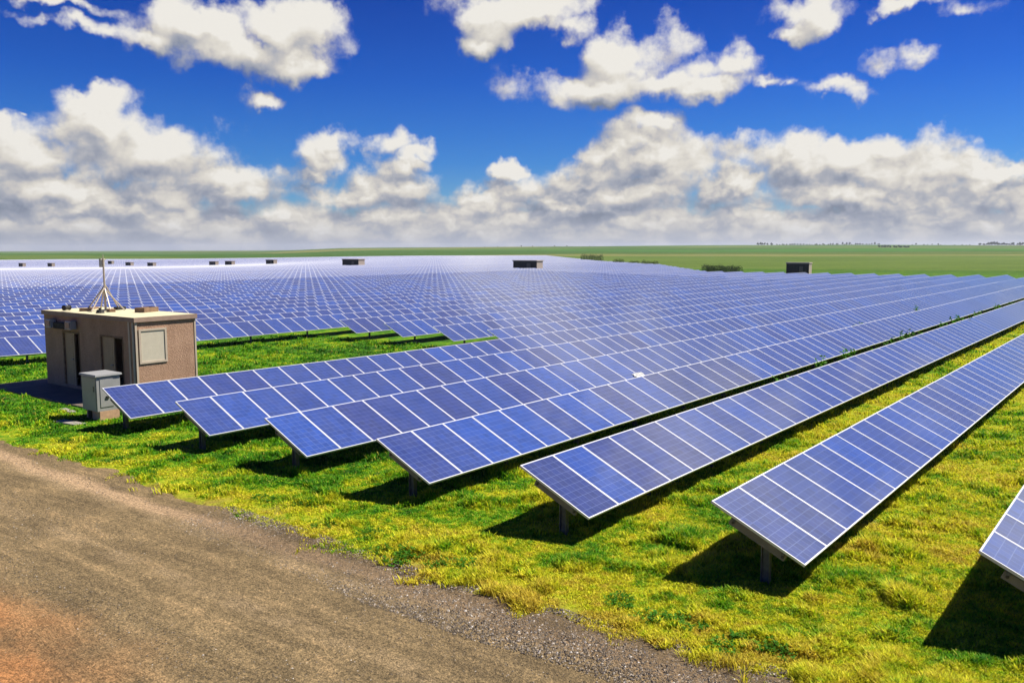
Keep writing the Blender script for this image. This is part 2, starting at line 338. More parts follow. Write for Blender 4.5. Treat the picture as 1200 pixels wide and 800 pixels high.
# solar glass: cells by UV, one panel per unit of U
def solar_mat(name, strip, dust_haze=.10):
    m, g, b, o = new_mat(name); uv = g.node('ShaderNodeUVMap').outputs[0]; s = g.sep(uv)
    oi = g.node('ShaderNodeObjectInfo').outputs['Random']
    fl = g.m('FLOOR', s[0]) if strip else 0.0
    fx = g.m('FRACT', s[0]) if strip else s[0]
    seed = g.comb(fl, g.m('MULTIPLY', oi, 517.3), .5)
    rnd = g.white(seed); rnd2 = g.white(g.vm('ADD', seed, (3.1, 7.7, 1.3)))
    base = g.ramp(rnd, [(0, (.028, .040, .185)), (.25, (.022, .050, .225)), (.5, (.026, .062, .255)), (.68, (.024, .070, .295)), (.82, (.016, .085, .36)), (.93, (.030, .050, .200)), (1, (.040, .046, .165))])
    cx, cy = g.m('MULTIPLY', fx, 6), g.m('MULTIPLY', s[1], 10)
    cr = g.white(g.comb(g.m('FLOOR', cx), g.m('FLOOR', cy), g.m('MULTIPLY', rnd, 91)))
    cv = g.voro(g.comb(g.m('MULTIPLY', cx, 5), g.m('MULTIPLY', cy, 5), g.m('MULTIPLY', rnd, 40)), 1, out='Color')
    k = g.m('ADD', .80, g.m('ADD', g.m('MULTIPLY', cr, .34), g.m('MULTIPLY', g.sep(cv)[0], .22)))
    base = g.vm('MULTIPLY', base, g.comb(g.m('MULTIPLY', k, .38), g.m('MULTIPLY', k, .52), g.m('MULTIPLY', k, .66)))
    lx, ly = g.m('ABSOLUTE', g.m('SUBTRACT', g.m('FRACT', cx), .5)), g.m('ABSOLUTE', g.m('SUBTRACT', g.m('FRACT', cy), .5))
    line = g.m('GREATER_THAN', g.m('MAXIMUM', lx, ly), .468)
    bus = g.m('GREATER_THAN', g.m('ABSOLUTE', g.m('SUBTRACT', g.m('FRACT', g.m('MULTIPLY', cx, 2)), .5)), .46)
    base = g.mix(g.m('MULTIPLY', bus, .07), base, (.20, .25, .42))
    base = g.mix(g.m('MULTIPLY', line, .36), base, (.20, .27, .52))
    if strip:
        fr = g.m('MAXIMUM', g.m('GREATER_THAN', g.m('ABSOLUTE', g.m('SUBTRACT', fx, .5)), .455), g.m('GREATER_THAN', g.m('ABSOLUTE', g.m('SUBTRACT', s[1], .5)), .470))
        base = g.mix(fr, base, (.52, .53, .58) if dust_haze < .15 else (.60, .61, .66))  # strip frames lightened too, part of the painted distance whitening
    dust_haze_mix = g.m('MULTIPLY', g.noise(g.vm('ADD', uv, seed), 2.2, 4, .6), dust_haze*1.6)
    if dust_haze > .15: dust_haze_mix = g.m('MULTIPLY', dust_haze_mix, g.m('ADD', .72, g.m('MULTIPLY', g.white(g.comb(oi, .3, .7)), .56)), clamp=True)
    base = g.mix(dust_haze_mix, base, (.46, .46, .54) if dust_haze > .15 else (.30, .30, .36))  # thin dust on near glass; on strips, distance haze painted into the colour
    g.put(b.inputs['Base Color'], base); b.inputs['Roughness'].default_value = .08; b.inputs['IOR'].default_value = 1.52
    b.inputs['Specular IOR Level'].default_value = 1.0
    b.inputs['Sheen Weight'].default_value = 1.0; b.inputs['Sheen Roughness'].default_value = .35; b.inputs['Sheen Tint'].default_value = (.78, .85, 1, 1) if dust_haze < .15 else (.72, .80, 1, 1)
    return m
M_cell = solar_mat('solar_cells', False); M_cellstrip = solar_mat('solar_cells_strip', True, .24)  # strip: grazing glare far along a row is put into its colour
M_far1, M_far2, M_far3, M_far4 = [solar_mat('haze_paled_solar_cells', True, d_) for d_ in (.16, .22, .30, .40)]  # paler in steps by distance: haze and glare painted into the cell colour

# ------------------------------------------------------------------ ground sheet
ang = np.concatenate([np.arange(-46, 46.01, .22), np.arange(50, 314, 6.)]); ang = np.radians(ang)
rr = [.0]; r_ = 1.2
while r_ < 9000: rr.append(r_); r_ *= 1.0165 if r_ < 60 else 1.03
rr = np.array(rr); RA, AA = np.meshgrid(rr, ang, indexing='ij'); gx, gy = RA*np.sin(AA), RA*np.cos(AA)
ga, gn = an(gx, gy)
gz = H(gx, gy)
onroad = (1-sst(ga, road_edge(gn)-.3, road_edge(gn)+.1))*sst(ga, -14, -13)
gz = gz - onroad*.06
vv = np.stack([gx.ravel(), gy.ravel(), gz.ravel()], 1); na = len(ang); i0 = (np.arange(len(rr)-1)[:, None]*na+np.arange(na)[None])
j1 = (np.arange(na)+1) % na; i1 = np.arange(len(rr)-1)[:, None]*na+j1[None]
fc = np.stack([i0, i0+na, i1+na, i1], -1).reshape(-1, 4)[:, ::-1]
tag(link('ground', np_mesh('ground', vv, fc, [mg], smooth=True)), kind='structure')

# road sheet, ragged edges
av = np.linspace(0, 1, 110); nv = np.concatenate([np.arange(-60, -26, .5), np.arange(-26, 10, .10), np.arange(10, 40, .8)])
AV, NV = np.meshgrid(av, nv, indexing='ij')
e1 = road_edge(NV)+.30*(fnoise(NV, NV*0, .9, 1)-.5)+.16*(fnoise(NV, NV*0, .22, 2)-.5); e0 = -13.2+.5*(fnoise(NV, NV*0, 1.5, 3)-.5)
ra = e0+(e1-e0)*AV; rx, ry = xy(ra, NV)
rz = H(rx, ry)+.008+.035*(fnoise(ra*1.0, NV*.12, .8, 5)-.5)*sst(AV, 0, .1)*(1-sst(AV, .94, 1))+.01*(fnoise(ra, NV, .12, 6)-.5)-.09*sst(np.abs(AV-.5), .49, .5)
vv = np.stack([rx.ravel(), ry.ravel(), rz.ravel()], 1); nb = len(nv); i0 = (np.arange(len(av)-1)[:, None]*nb+np.arange(nb-1)[None])
fc = np.stack([i0, i0+1, i0+nb+1, i0+nb], -1).reshape(-1, 4)[:, ::-1]
tag(link('road', np_mesh('road', vv, fc, [mroad], smooth=True)), kind='structure')

# ------------------------------------------------------------------ solar tables
PW, GAP = .992, .008
def frame_mb(mb, mi, w=.023, d=.038):
    L = PL
    for (x0, x1, y0, y1) in ((0, PW, 0, w), (0, PW, L-w, L), (0, w, w, L-w), (PW-w, PW, w, L-w)): mb.box(x0, x1, y0, y1, -d, 0, mi)
    return mb
def glass_mb(mb, mi, w=.023):
    x0, x1, y0, y1 = w, PW-w, w, PL-w
    mb.quad([(x0, y0, -.003), (x1, y0, -.003), (x1, y1, -.003), (x0, y1, -.003)], mi, [(0, 0), (1, 0), (1, 1), (0, 1)])
    mb.quad([(x0, y1, -.010), (x1, y1, -.010), (x1, y0, -.010), (x0, y0, -.010)], mi, [(.1, .1)]*4); return mb
me_frame = frame_mb(MB(), 0).mesh('frame', M_frame)
me_glass = glass_mb(MB(), 0).mesh('solar_panel', M_cell)
mbx = MB(); glass_mb(mbx, 0); frame_mb(mbx, 1); me_panel = mbx.mesh('solar_panel', [M_cell, M_frame])
mb = MB(); w = .05                                       # H-section post, 1 m long below z=0
mb.box(-w, w, -.065, -.052, -1.25, 0).box(-w, w, .052, .065, -1.25, 0).box(-.008, .008, -.052, .052, -1.25, 0)
me_post = mb.mesh('post', M_steel)
mb = MB(); Mx = Matrix.Rotation(TILT, 4, 'X')
mb.box(-.03, .03, .30, 1.26, -.20, -.085, M=Mx); me_raft = mb.mesh('rafter', M_beam)
mb = MB(); mb.tube((-.05, .34, -.14), (.05, .34, -.14), .022).tube((-.05, 1.2, -.14), (.05, 1.2, -.14), .022)
for v in range(len(mb.v)): mb.v[v] = tuple(Mx @ Vector(mb.v[v]))
me_bolt = mb.mesh('bolt', M_bolt)
CO, SI = math.cos(TILT)*PL, math.sin(TILT)*PL
END_R = [7, -10.5, -11, -22, -36, -81, -170]; END_A = [132, 133, 133, 192, 244, 447, 215]
def a_end(r): return float(np.interp(-r, [-v for v in END_R], END_A))
def a_start(r):
    if r >= 1: return 0.0
    if r >= -3: return 21.6
    n = (r-6)*PITCH; k = (n-5.5)*-1                          # left border of what is seen, with a margin
    return math.floor(max(0.0, -12.2+k*.408-10-k*.05)) if r < -6 else 0.0
ORD = {7:'nearest one, cut off by the right edge', 6:'second from the right edge', 5:'third from the right edge',
 4:'fourth from the right edge', 3:'fifth from the right', 2:'sixth from the right, second nearest to the cabin', 1:'closest to the cabin, its end beside the grey cabinet'}
ORDW = ['first','second','third','fourth','fifth','sixth','seventh','eighth','ninth','tenth','eleventh','twelfth','thirteenth','fourteenth','fifteenth','sixteenth','seventeenth','eighteenth','nineteenth','twentieth',
 'twenty-first','twenty-second','twenty-third','twenty-fourth','twenty-fifth','twenty-sixth','twenty-seventh','twenty-eighth','twenty-ninth','thirtieth']
GRP = 'rows of solar panels on the field'
def label_row(r):
    if r >= 1: return 'long row of blue solar panels, '+ORD[r]
    if r >= -3: return 'row of blue solar panels starting past the cabin, '+{0:'nearest of the four stepped ends', -1:'second of the four stepped ends', -2:'third of the four stepped ends', -3:'farthest of the four stepped ends'}[r]
    if r == -4: return 'long row of blue solar panels directly behind the cabin and the green strip'
    if r > -20: return 'long row of blue solar panels, %s behind the stepped ends' % ORDW[-r-4]
    return 'distant pale row of solar panels among the many towards the horizon'
def strip(r, a0, a1, ref, uv0=0, step=2.0, posts=True, smat=None):   # one joined stretch of a row, in the row's local frame
    n = (r-6)*PITCH; k = max(1, int(round((a1-a0)/step))); aa = np.linspace(a0, a1, k+1); x, y = xy(aa, n+.7); z = HS(x, y)-ref[2]+ZA
    la = aa-ref[0]; v = []; f = []; uv = []; mi = []
    t = .038; off = np.array([0, SI/PL*0, 0])
    prof = [(0, 0), (-CO, -SI), (-CO+.016, -SI-t), (.016, -t)]      # local m,z
    V = np.array([[(la[i], m, z[i]+dz) for (m, dz) in prof] for i in range(k+1)]).reshape(-1, 3)
    F = []; U = []
    for i in range(k):
        b0, b1 = i*4, i*4+4; u0, u1 = aa[i]+uv0, aa[i+1]+uv0
        F.append((b0+1, b1+1, b1, b0)); U += [(u0, 0), (u1, 0), (u1, 1), (u0, 1)]
        F.append((b0+2, b1+2, b1+1, b0+1)); U += [(.0, 0)]*4
        F.append((b0+3, b0, b1, b1+3)); U += [(.0, 0)]*4
        F.append((b0+2, b0+3, b1+3, b1+2)); U += [(.0, 0)]*4
    F += [(0, 3, 2, 1), (4*k, 4*k+1, 4*k+2, 4*k+3)]; U += [(.25, .25)]*8
    if posts:
        pv = []; 
        for pa in np.arange(a0+.45, a1, 6.0):
            px, py = xy(pa, n+.74); pz = float(HS(px, py))-ref[2]; bx = pa-ref[0]; zz = pz+ZA-SI/2-.1; b = len(V)+len(pv)
            pv += [(bx+sx*.04, -.78+sy*.04, zc) for zc in (pz-.2, zz) for sx, sy in ((-1, -1), (1, -1), (1, 1), (-1, 1))]
            for q in ((0, 1, 5, 4), (1, 2, 6, 5), (2, 3, 7, 6), (3, 0, 4, 7)): F.append(tuple(b+c for c in q)); U += [(0, 0)]*4
        V = np.concatenate([V, np.array(pv).reshape(-1, 3)])
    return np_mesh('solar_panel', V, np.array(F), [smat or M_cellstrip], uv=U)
def build_row(r):
    n = (r-6)*PITCH; a0, a1 = a_start(r), a_end(r)
    x, y = xy(a0, n); z0 = float(HS(x, y)); ref = (a0, n, z0)
    if r < -19:
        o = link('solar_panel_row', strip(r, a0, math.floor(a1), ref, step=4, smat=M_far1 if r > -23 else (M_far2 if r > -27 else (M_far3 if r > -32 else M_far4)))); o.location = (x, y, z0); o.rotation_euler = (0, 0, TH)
        return tag(o, label_row(r), 'solar row', GRP)
    root = link('solar_panel_row', None); root.location = (x, y, z0); root.rotation_euler = (0, 0, TH); root.empty_display_size = .3
    tag(root, label_row(r), 'solar row', GRP)
    aend = math.floor(a1-a0)+a0; vis0 = 0
    if r < -6: vis0 = 8
    nind = 100
    for k in range(vis0, vis0+nind):
        a = a0+k; cx_, cy_ = xy(a+.5, n+.74); z = float(HS(cx_, cy_))-z0+ZA-SI; ax_, ay_ = xy(a, n+.74); bx_, by_ = xy(a+1, n+.74)
        sub = (r >= 1 and k < 40)
        po = link('solar_panel', me_glass if sub else me_panel, root)
        po.location = (k+.004, -CO, z); jt = random.gauss(0, .0012)
        po.rotation_euler = (TILT+jt, -(float(HS(bx_, by_))-float(HS(ax_, ay_)))+random.gauss(0, .0005), 0)
        if sub: link('frame', me_frame, po)
    for (s0, s1) in ((a0, a0+vis0), (a0+vis0+nind, aend)):
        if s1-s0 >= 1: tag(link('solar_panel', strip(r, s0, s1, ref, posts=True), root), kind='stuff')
    # supports
    npost = 14 if r >= 1 else 0
    for k in range(npost):
        a = .13+k*3.0; px, py = xy(a0+a, n+.74); z = float(HS(px, py))-z0
        p_ = link('post', me_post, root); p_.location = (a+.09, -.80, z+ZA-SI/2-.13)
        rf = link('rafter', me_raft, root); rf.location = (a, -CO, z+ZA-SI)
        if k < 2: link('bolt', me_bolt, rf)
    if npost < 14 or True:
        mb = MB()
        for a in np.arange(.22+npost*3.0 if npost else 1.6, 40 if r >= 1 else 108, 3.0 if npost else 4.0):
            px, py = xy(a0+a, n+.74); z = float(HS(px, py))-z0; mb.box(a-.04, a+.04, -.84, -.76, z-.2, z+ZA-SI/2-.13)
        for a in (np.arange(42, 104, 3.0) if r >= 1 else []):
            px, py = xy(a0+a, n+.74); z = float(HS(px, py))-z0; mb.box(a-.04, a+.04, -.84, -.76, z-.2, z+ZA-SI/2-.13)
        if mb.v: tag(mb.build('post', M_steel, root), kind='stuff')
    for yy in (.36, 1.22):                               # two purlins along the row
        mb = MB(); ks = np.arange(0.06, 107, 4.0)
        for i in range(len(ks)-1):
            zs = []
            for kk in (ks[i], ks[i+1]):
                px, py = xy(a0+kk, n+.74); zs.append(float(HS(px, py))-z0+ZA-SI)
            m_ = -CO+yy*math.cos(TILT)+.03; dz = yy*math.sin(TILT)-.085
            A = [(ks[i], m_+sm*.022, zs[0]+dz+sz*.022) for sm, sz in ((-1, -1), (1, -1), (1, 1), (-1, 1))]
            B = [(ks[i+1], m_+sm*.022, zs[1]+dz+sz*.022) for sm, sz in ((-1, -1), (1, -1), (1, 1), (-1, 1))]
            for j in range(4): mb.quad([A[j], A[(j+1) % 4], B[(j+1) % 4], B[j]])
            if i == 0: mb.quad(A[::-1])
        if r >= -3: mb.build('rail', M_steel, root)
    return root
for r in range(7, -151, -1): build_row(r)

# ------------------------------------------------------------------ transformer cabin
def root_at(name, a, n, rot=0, dz=0):
    o = link(name, None); x, y = xy(a, n); o.location = (x, y, float(H(x, y))+dz); o.rotation_euler = (0, 0, TH+rot); o.empty_display_size = .3; return o
# local frame: x = along rows (away), y = -across; corner of front wall and lit wall at the origin
CL, CW, CH = 6.4, 2.2, 2.62
cab = root_at('cabin', 3.0, -21.8, dz=.06)
tag(cab, 'brown pebble-dash transformer cabin with cream flat roof, doors ajar in its dark side, left foreground', 'cabin')
ZG = -.03
mb = MB(); t = .16
op = [(CL*(1-.87), CL*(1-.64)), (CL*(1-.405), CL*(1-.219))]; zt, zb = 2.02, .10
ys = [0, op[0][0], op[0][1], op[1][0], op[1][1], CL]
for (y0, y1) in ((ys[0], ys[1]), (ys[2], ys[3]), (ys[4], ys[5])): mb.box(0, t, y0, y1, ZG, CH)
for (y0, y1) in op: mb.box(0, t, y0, y1, zt, CH); mb.box(0, t, y0, y1, ZG, zb)
mb.box(CW-t, CW, 0, CL, ZG, CH); mb.box(t, CW-t, 0, t, ZG, CH); mb.box(t, CW-t, CL-t, CL, ZG, CH)
wall = mb.build('wall', M_wall, cab)
MB().box(t, CW-t, t, CL-t, 0, .09).build('floor', M_conc, cab)
rf = MB().box(-.05, CW+.05, -.05, CL+.05, CH, CH+.13).build('roof', [M_roof], cab, bevel=.012)
MB().box(-.065, CW+.065, -.065, -.05, CH-.02, CH+.135).box(-.065, CW+.065, CL+.05, CL+.065, CH-.02, CH+.135).box(-.065, -.05, -.05, CL+.05, CH-.02, CH+.135).box(CW+.05, CW+.065, -.05, CL+.05, CH-.02, CH+.135).build('fascia', simple('brown_fascia', (.50, .34, .25), .7), rf)
for (y0, y1), lo in zip(op, (.46, .40)):
    gap = (y1-y0)*lo
    dr = MB().box(.05, .095, y0+gap, y1-.03, zb, zt-.02)
    for kz in np.arange(zb+.1, zt-.1, .085): dr.box(.038, .05, y0+gap+.10, y1-.13, kz, kz+.05)
    dr = dr.build('door', M_door, cab, bevel=.004)
    MB().tube((.05, y0+gap+.06, 1.05), (0, y0+gap+.06, 1.05), .012).tube((0, y0+gap+.06, 1.05), (0, y0+gap+.20, 1.05), .012).build('handle', M_grey, dr)
    MB().box(-.012, .16, y1-.03, y1+.03, zb, zt).box(-.012, .16, y0-.03, y0+.02, zb, zt).box(-.012, .16, y0-.03, y1+.03, zt-.02, zt+.05).build('door_frame', M_wood, cab)
# vent in the lit wall (faces -y local)
vr = MB()
vx0, vx1, vz0, vz1 = .10, 1.10, 1.20, 2.36
vr.box(vx0, vx1, -.035, 0, vz0, vz0+.07).box(vx0, vx1, -.035, 0, vz1-.07, vz1).box(vx0, vx0+.07, -.035, 0, vz0+.07, vz1-.07).box(vx1-.07, vx1, -.035, 0, vz0+.07, vz1-.07)
vr = vr.build('vent_frame', M_trim, cab, bevel=.005)
lv = MB().box(vx0+.07, vx1-.07, -.012, 0, vz0+.07, vz1-.07)
lv.build('cover_plate', M_vent, vr)
dp = MB().tube((-.055, .06, .05), (-.055, .06, CH-.03), .038, 10).tube((-.055, .06, CH-.25), (.0, .06, CH-.25), .02).tube((-.055, .06, 1.0), (.0, .06, 1.0), .02)
dp.build('downpipe', M_trim, cab, smooth=False)
MB().box(-.03, .0, .32, .42, .05, CH-.02).build('cable_duct', M_trim, cab)
MB().box(-.02, .05, -.02, .0, .03, CH-.02).build('corner_strip', M_trim, cab)
MB().box(CW-.04, CW+.02, -.02, .0, .03, CH-.02).build('corner_strip', M_trim, cab)
for yy in (CL*(1-.30)-.95+.55, CL*(1-.13)):
    lb = MB().box(-.26, -.04, yy-.22, yy+.22, 2.16, 2.46, taper=.02).box(-.04, 0, yy-.06, yy+.06, 2.26, 2.36).build('floodlight', M_grey, cab, bevel=.01)
    MB().box(-.275, -.262, yy-.17, yy+.17, 2.20, 2.42).build('lens', M_glass, lb)
MB().box(-.18, 0, CL*(1-.30)-.12, CL*(1-.13)-.26, 2.14, 2.36).build('door_hood', M_dark, cab)

slab = root_at('concrete_slab', 0, 0); bpy.data.objects.remove(slab)
sl = MB().box(1.3, 5.6, 21.4, 29.5, -.30, .0, taper=.015).build('concrete_slab', simple('stained_concrete', (.20, .15, .11), .9, 0, .25, 2, .4, 20), bevel=.01); x, y = xy(0, 0)
sl.location = (x, y, Hz(3, -25)+.05); sl.rotation_euler = (0, 0, TH); tag(sl, 'low concrete slab under the brown cabin with a sunlit far edge', 'slab')

# roof gear, each its own thing
ROOF = cab.location.z+CH+.13
def roof_root(name, lx, ly, rot=0):
    v = cab.matrix_basis @ Vector((lx, ly, 0)) if False else Matrix.Rotation(TH, 3, 'Z') @ Vector((lx, ly, 0)); o = link(name, None)
    o.location = (cab.location.x+v.x, cab.location.y+v.y, ROOF); o.rotation_euler = (0, 0, TH+rot); o.empty_display_size = .2; return o
mast = roof_root('weather_mast', 1.15, 4.05); tag(mast, 'thin weather mast on splayed stays standing on the flat cabin roof', 'mast')
MB().tube((0, 0, 0), (0, 0, 1.92), .042, 8, .032).build('pole', M_mast, mast)
MB().tube((0, 0, 1.92), (.0, 0, 2.06), .012, 6).tube((-.10, 0, 1.88), (.10, 0, 1.88), .012, 6).build('crossarm', M_mast, mast)
MB().box(-.06, .06, .02, .16, 1.62, 1.92).build('sensor_box', M_white, mast, bevel=.01)
MB().box(-.05, .05, .165, .21, 1.60, 1.90).build('bracket', M_wood, mast)
for k in range(6):
    an_ = k*math.pi/3+.3; MB().tube((0.01*math.cos(an_), 0.01*math.sin(an_), .98-.04*k), (.66*math.cos(an_), .66*math.sin(an_), .02), .026, 6).build('stay', M_mast, mast)
for k in range(3):
    an_ = k*2*math.pi/3+.3; MB().box(-.20, .20, -.10, .10, 0, .11, M=Matrix.Translation((.68*math.cos(an_), .68*math.sin(an_), 0)) @ Matrix.Rotation(an_, 4, 'Z')).build('ballast_block', M_wood if k else M_black, mast, bevel=.01)
MB().box(-.12, .12, -.12, .12, 0, .05).build('foot_plate', M_steel, mast)
def single(name, label, cat, mb, mat, lx, ly, rot=0, bevel=.01, group=None):
    o = mb.build(name, mat, bevel=bevel); v = Matrix.Rotation(TH, 3, 'Z') @ Vector((lx, ly, 0))
    o.location = (cab.location.x+v.x, cab.location.y+v.y, ROOF); o.rotation_euler = (0, 0, TH+rot); return tag(o, label, cat, group)
single('timber_plank', 'brown timber plank lying on the cabin roof left of the mast', 'plank', MB().box(-.45, .45, -.10, .10, 0, .07), M_wood, 1.3, 5.35, .8)
single('timber_crate', 'low wooden crate on the cabin roof right of the mast', 'crate', MB().box(-.35, .35, -.22, .22, 0, .035).box(-.35, -.32, -.22, .22, .035, .17).box(.32, .35, -.22, .22, .035, .17).box(-.32, .32, -.22, -.19, .035, .17).box(-.32, .32, .19, .22, .035, .17), M_wood, 1.75, 2.3, .3)
tb = MB(); tb.tube((-.12, 0, .10), (.12, 0, .10), .08, 14)
single('cable_drum', 'small black cable drum at the far left end of the cabin roof', 'drum', tb.tube((-.14, 0, .10), (-.12, 0, .10), .10, 14).tube((.12, 0, .10), (.14, 0, .10), .10, 14), M_black, .45, 5.55, .4, 0)
single('stone_weight', 'dark squat weight at the foot of the roof mast, facing the lit wall', 'weight', MB().tube((0, 0, 0), (0, 0, .12), .15, 12, .11).tube((0, 0, .12), (0, 0, .19), .05, 10), M_black, .45, 3.1, 0, 0)

# grey cabinet on blocks
kab = root_at('electrical_cabinet', .52, -20.52); tag(kab, 'grey metal electrical cabinet on a sandy block plinth beside the cabin', 'cabinet')
# local: x away, y from -across ; width along -y
kz = .27; w_, d_, h_ = .88, .72, 1.04
MB().box(0, d_, -w_, 0, kz, kz+h_).build('body', M_grey, kab, bevel=.012)
lid = MB().box(-.05, d_+.05, -w_-.05, .05, kz+h_, kz+h_+.055, taper=.01).build('lid', M_grey, kab, bevel=.008)
dd = MB().box(-.018, 0, -w_+.04, -.04, kz+.05, kz+h_-.05).build('door', M_grey, kab, bevel=.004)
MB().tube((-.04, -w_+.12, kz+.6), (-.04, -w_+.12, kz+.75), .012).box(-.04, -.018, -w_+.11, -w_+.13, kz+.59, kz+.61).build('handle', M_steel, dd)
MB().box(.10, .5, -w_-.016, -w_, kz+.12, kz+.95).build('side_panel', M_grey, kab, bevel=.004)
MB().box(.26, .36, -w_-.05, -w_-.016, kz+.38, kz+.44).build('latch', M_black, kab)
MB().box(.06, d_-.06, -w_-.01, -w_+.44, -.05, kz-.004).build('plinth_block', M_brick, kab, bevel=.012)
MB().box(.10, d_-.10, -.30, -.02, -.05, kz-.004).build('plinth_block', M_brick, kab, bevel=.012)
MB().tube((.05, -w_+.52, -.05), (.05, -w_+.52, kz), .035).tube((.05, -w_+.62, -.05), (.05, -w_+.62, kz), .03).build('conduit', M_black, kab)
stn = MB().box(-.30, .06, -.75, .45, 0, .05, taper=.02).build('paving_slab', M_conc, bevel=.012); x, y = xy(-.02, -20.2); stn.location = (x, y, float(H(x, y))-.01); stn.rotation_euler = (0, 0, TH+.1)
tag(stn, 'thin pale paving slab in the grass in front of the grey cabinet', 'paving slab')
st2 = MB().box(-.12, .12, -.4, .4, 0, .05, taper=.02).build('paving_slab', M_conc, bevel=.012); x, y = xy(.75, -22.0); st2.location = (x, y, float(H(x, y))-.005); st2.rotation_euler = (0, 0, TH-.1)
tag(st2, 'narrow slab in the grass left of the grey cabinet', 'paving slab')

# distant cabins, one of each kind then copies
M_far_end = simple('pale_roof_and_lit_end', (.62, .50, .42), .8); M_far = simple('shaded_cabin_wall', (.075, .058, .05), .9, 0, .2, 2)  # sunlit end pale, long walls dark: sun and shade set in the colours
fr0 = link('distant_cabin', None)
bd = MB(); bd.box(.0, 2.2, .0, 6.2, -.3, 2.55); dist_me = {}
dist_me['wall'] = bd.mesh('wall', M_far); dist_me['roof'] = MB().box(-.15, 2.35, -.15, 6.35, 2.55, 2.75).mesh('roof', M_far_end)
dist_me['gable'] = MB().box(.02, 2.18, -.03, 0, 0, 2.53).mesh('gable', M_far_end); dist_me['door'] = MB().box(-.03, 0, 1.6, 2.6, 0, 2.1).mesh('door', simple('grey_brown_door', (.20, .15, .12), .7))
bpy.data.objects.remove(fr0)
FC = [  # azimuth px, distance, scale in length, label
 (629, 184, 1.0, 'distant cabin with a dark shaded side and a pale sunlit gable, the largest, rising over the panels at the centre'),
 (421, 228, 1.0, 'distant cabin with dark shaded side and pale sunlit gable left of centre, second largest'),
 (322, 330, .75, 'distant small cabin among the panels, third from the centre to the left'),
 (273, 365, .75, 'distant small cabin, the right one of a pair left of centre'),
 (254, 385, .75, 'distant small cabin, the left one of a pair left of centre'),
 (181, 400, .75, 'distant small cabin among the panels, third to the right of the roof mast'),
 (155, 420, .75, 'distant small cabin among the panels, second to the right of the roof mast'),
 (133, 450, .6, 'distant tiny cabin just right of the roof mast'),
 (63, 400, .65, 'distant tiny cabin left of the roof mast'),
 (29, 400, .65, 'distant tiny cabin at the far left edge'),
 (947, 146, .62, 'distant cabin with dark shaded side and pale sunlit end at the right, at the edge of the green field'),
]
for (px, dist, sc, lab) in FC:
    azr = math.atan((px-600)/1022.2); x, y = dist*math.tan(azr), dist
    rt = link('distant_cabin', None); rt.location = (x, y, float(H(x, y))); rt.rotation_euler = (0, 0, TH); tag(rt, lab, 'cabin', 'cabins standing among the distant panel rows')
    for nm, me in dist_me.items():
        c = link(nm, me, rt); c.scale = (sc, sc, 1); 
        if nm in ('wall',): pass
    # long side runs along local +y (away from the lit side): shift so the left end is at the given place
#VEG
# ------------------------------------------------------------------ vegetation
def leaf_mat(name, kind):
    m, g, b, o = new_mat(name); p, q = rot_coords(g); s = g.sep(g.node('ShaderNodeUVMap').outputs[0])
    if kind == 'grass':
        c = grass_colour(g, p, q); k = g.m('ADD', .50, g.m('MULTIPLY', s[0], 1.15))
        c = g.vm('MULTIPLY', c, g.comb(k, k, k))
        c = g.mix(g.m('MULTIPLY', g.m('GREATER_THAN', s[0], .93), .6), c, (.62, .46, .07))
    else:
        lo, hi = kind; c = g.ramp(g.m('ADD', g.m('MULTIPLY', s[0], .6), g.m('MULTIPLY', g.noise(p, .5, 3), .4)), [(.2, lo), (.8, hi)])
    g.put(b.inputs['Base Color'], c); b.inputs['Roughness'].default_value = .7; b.inputs['Specular IOR Level'].default_value = .15
    tr = g.node('ShaderNodeBsdfTranslucent'); g.put(tr.inputs[0], c); mx = g.node('ShaderNodeMixShader'); mx.inputs[0].default_value = .38
    g.l.new(b.outputs[0], mx.inputs[1]); g.l.new(tr.outputs[0], mx.inputs[2]); g.l.new(mx.outputs[0], o.inputs[0]); return m
M_grass = leaf_mat('grass_blades', 'grass')
M_leafd = leaf_mat('dark_foliage', ((.010, .022, .008), (.045, .075, .022)))
M_leafg = leaf_mat('green_foliage', ((.03, .13, .004), (.09, .26, .012)))
M_bark = simple('bark', (.10, .075, .05), .9)

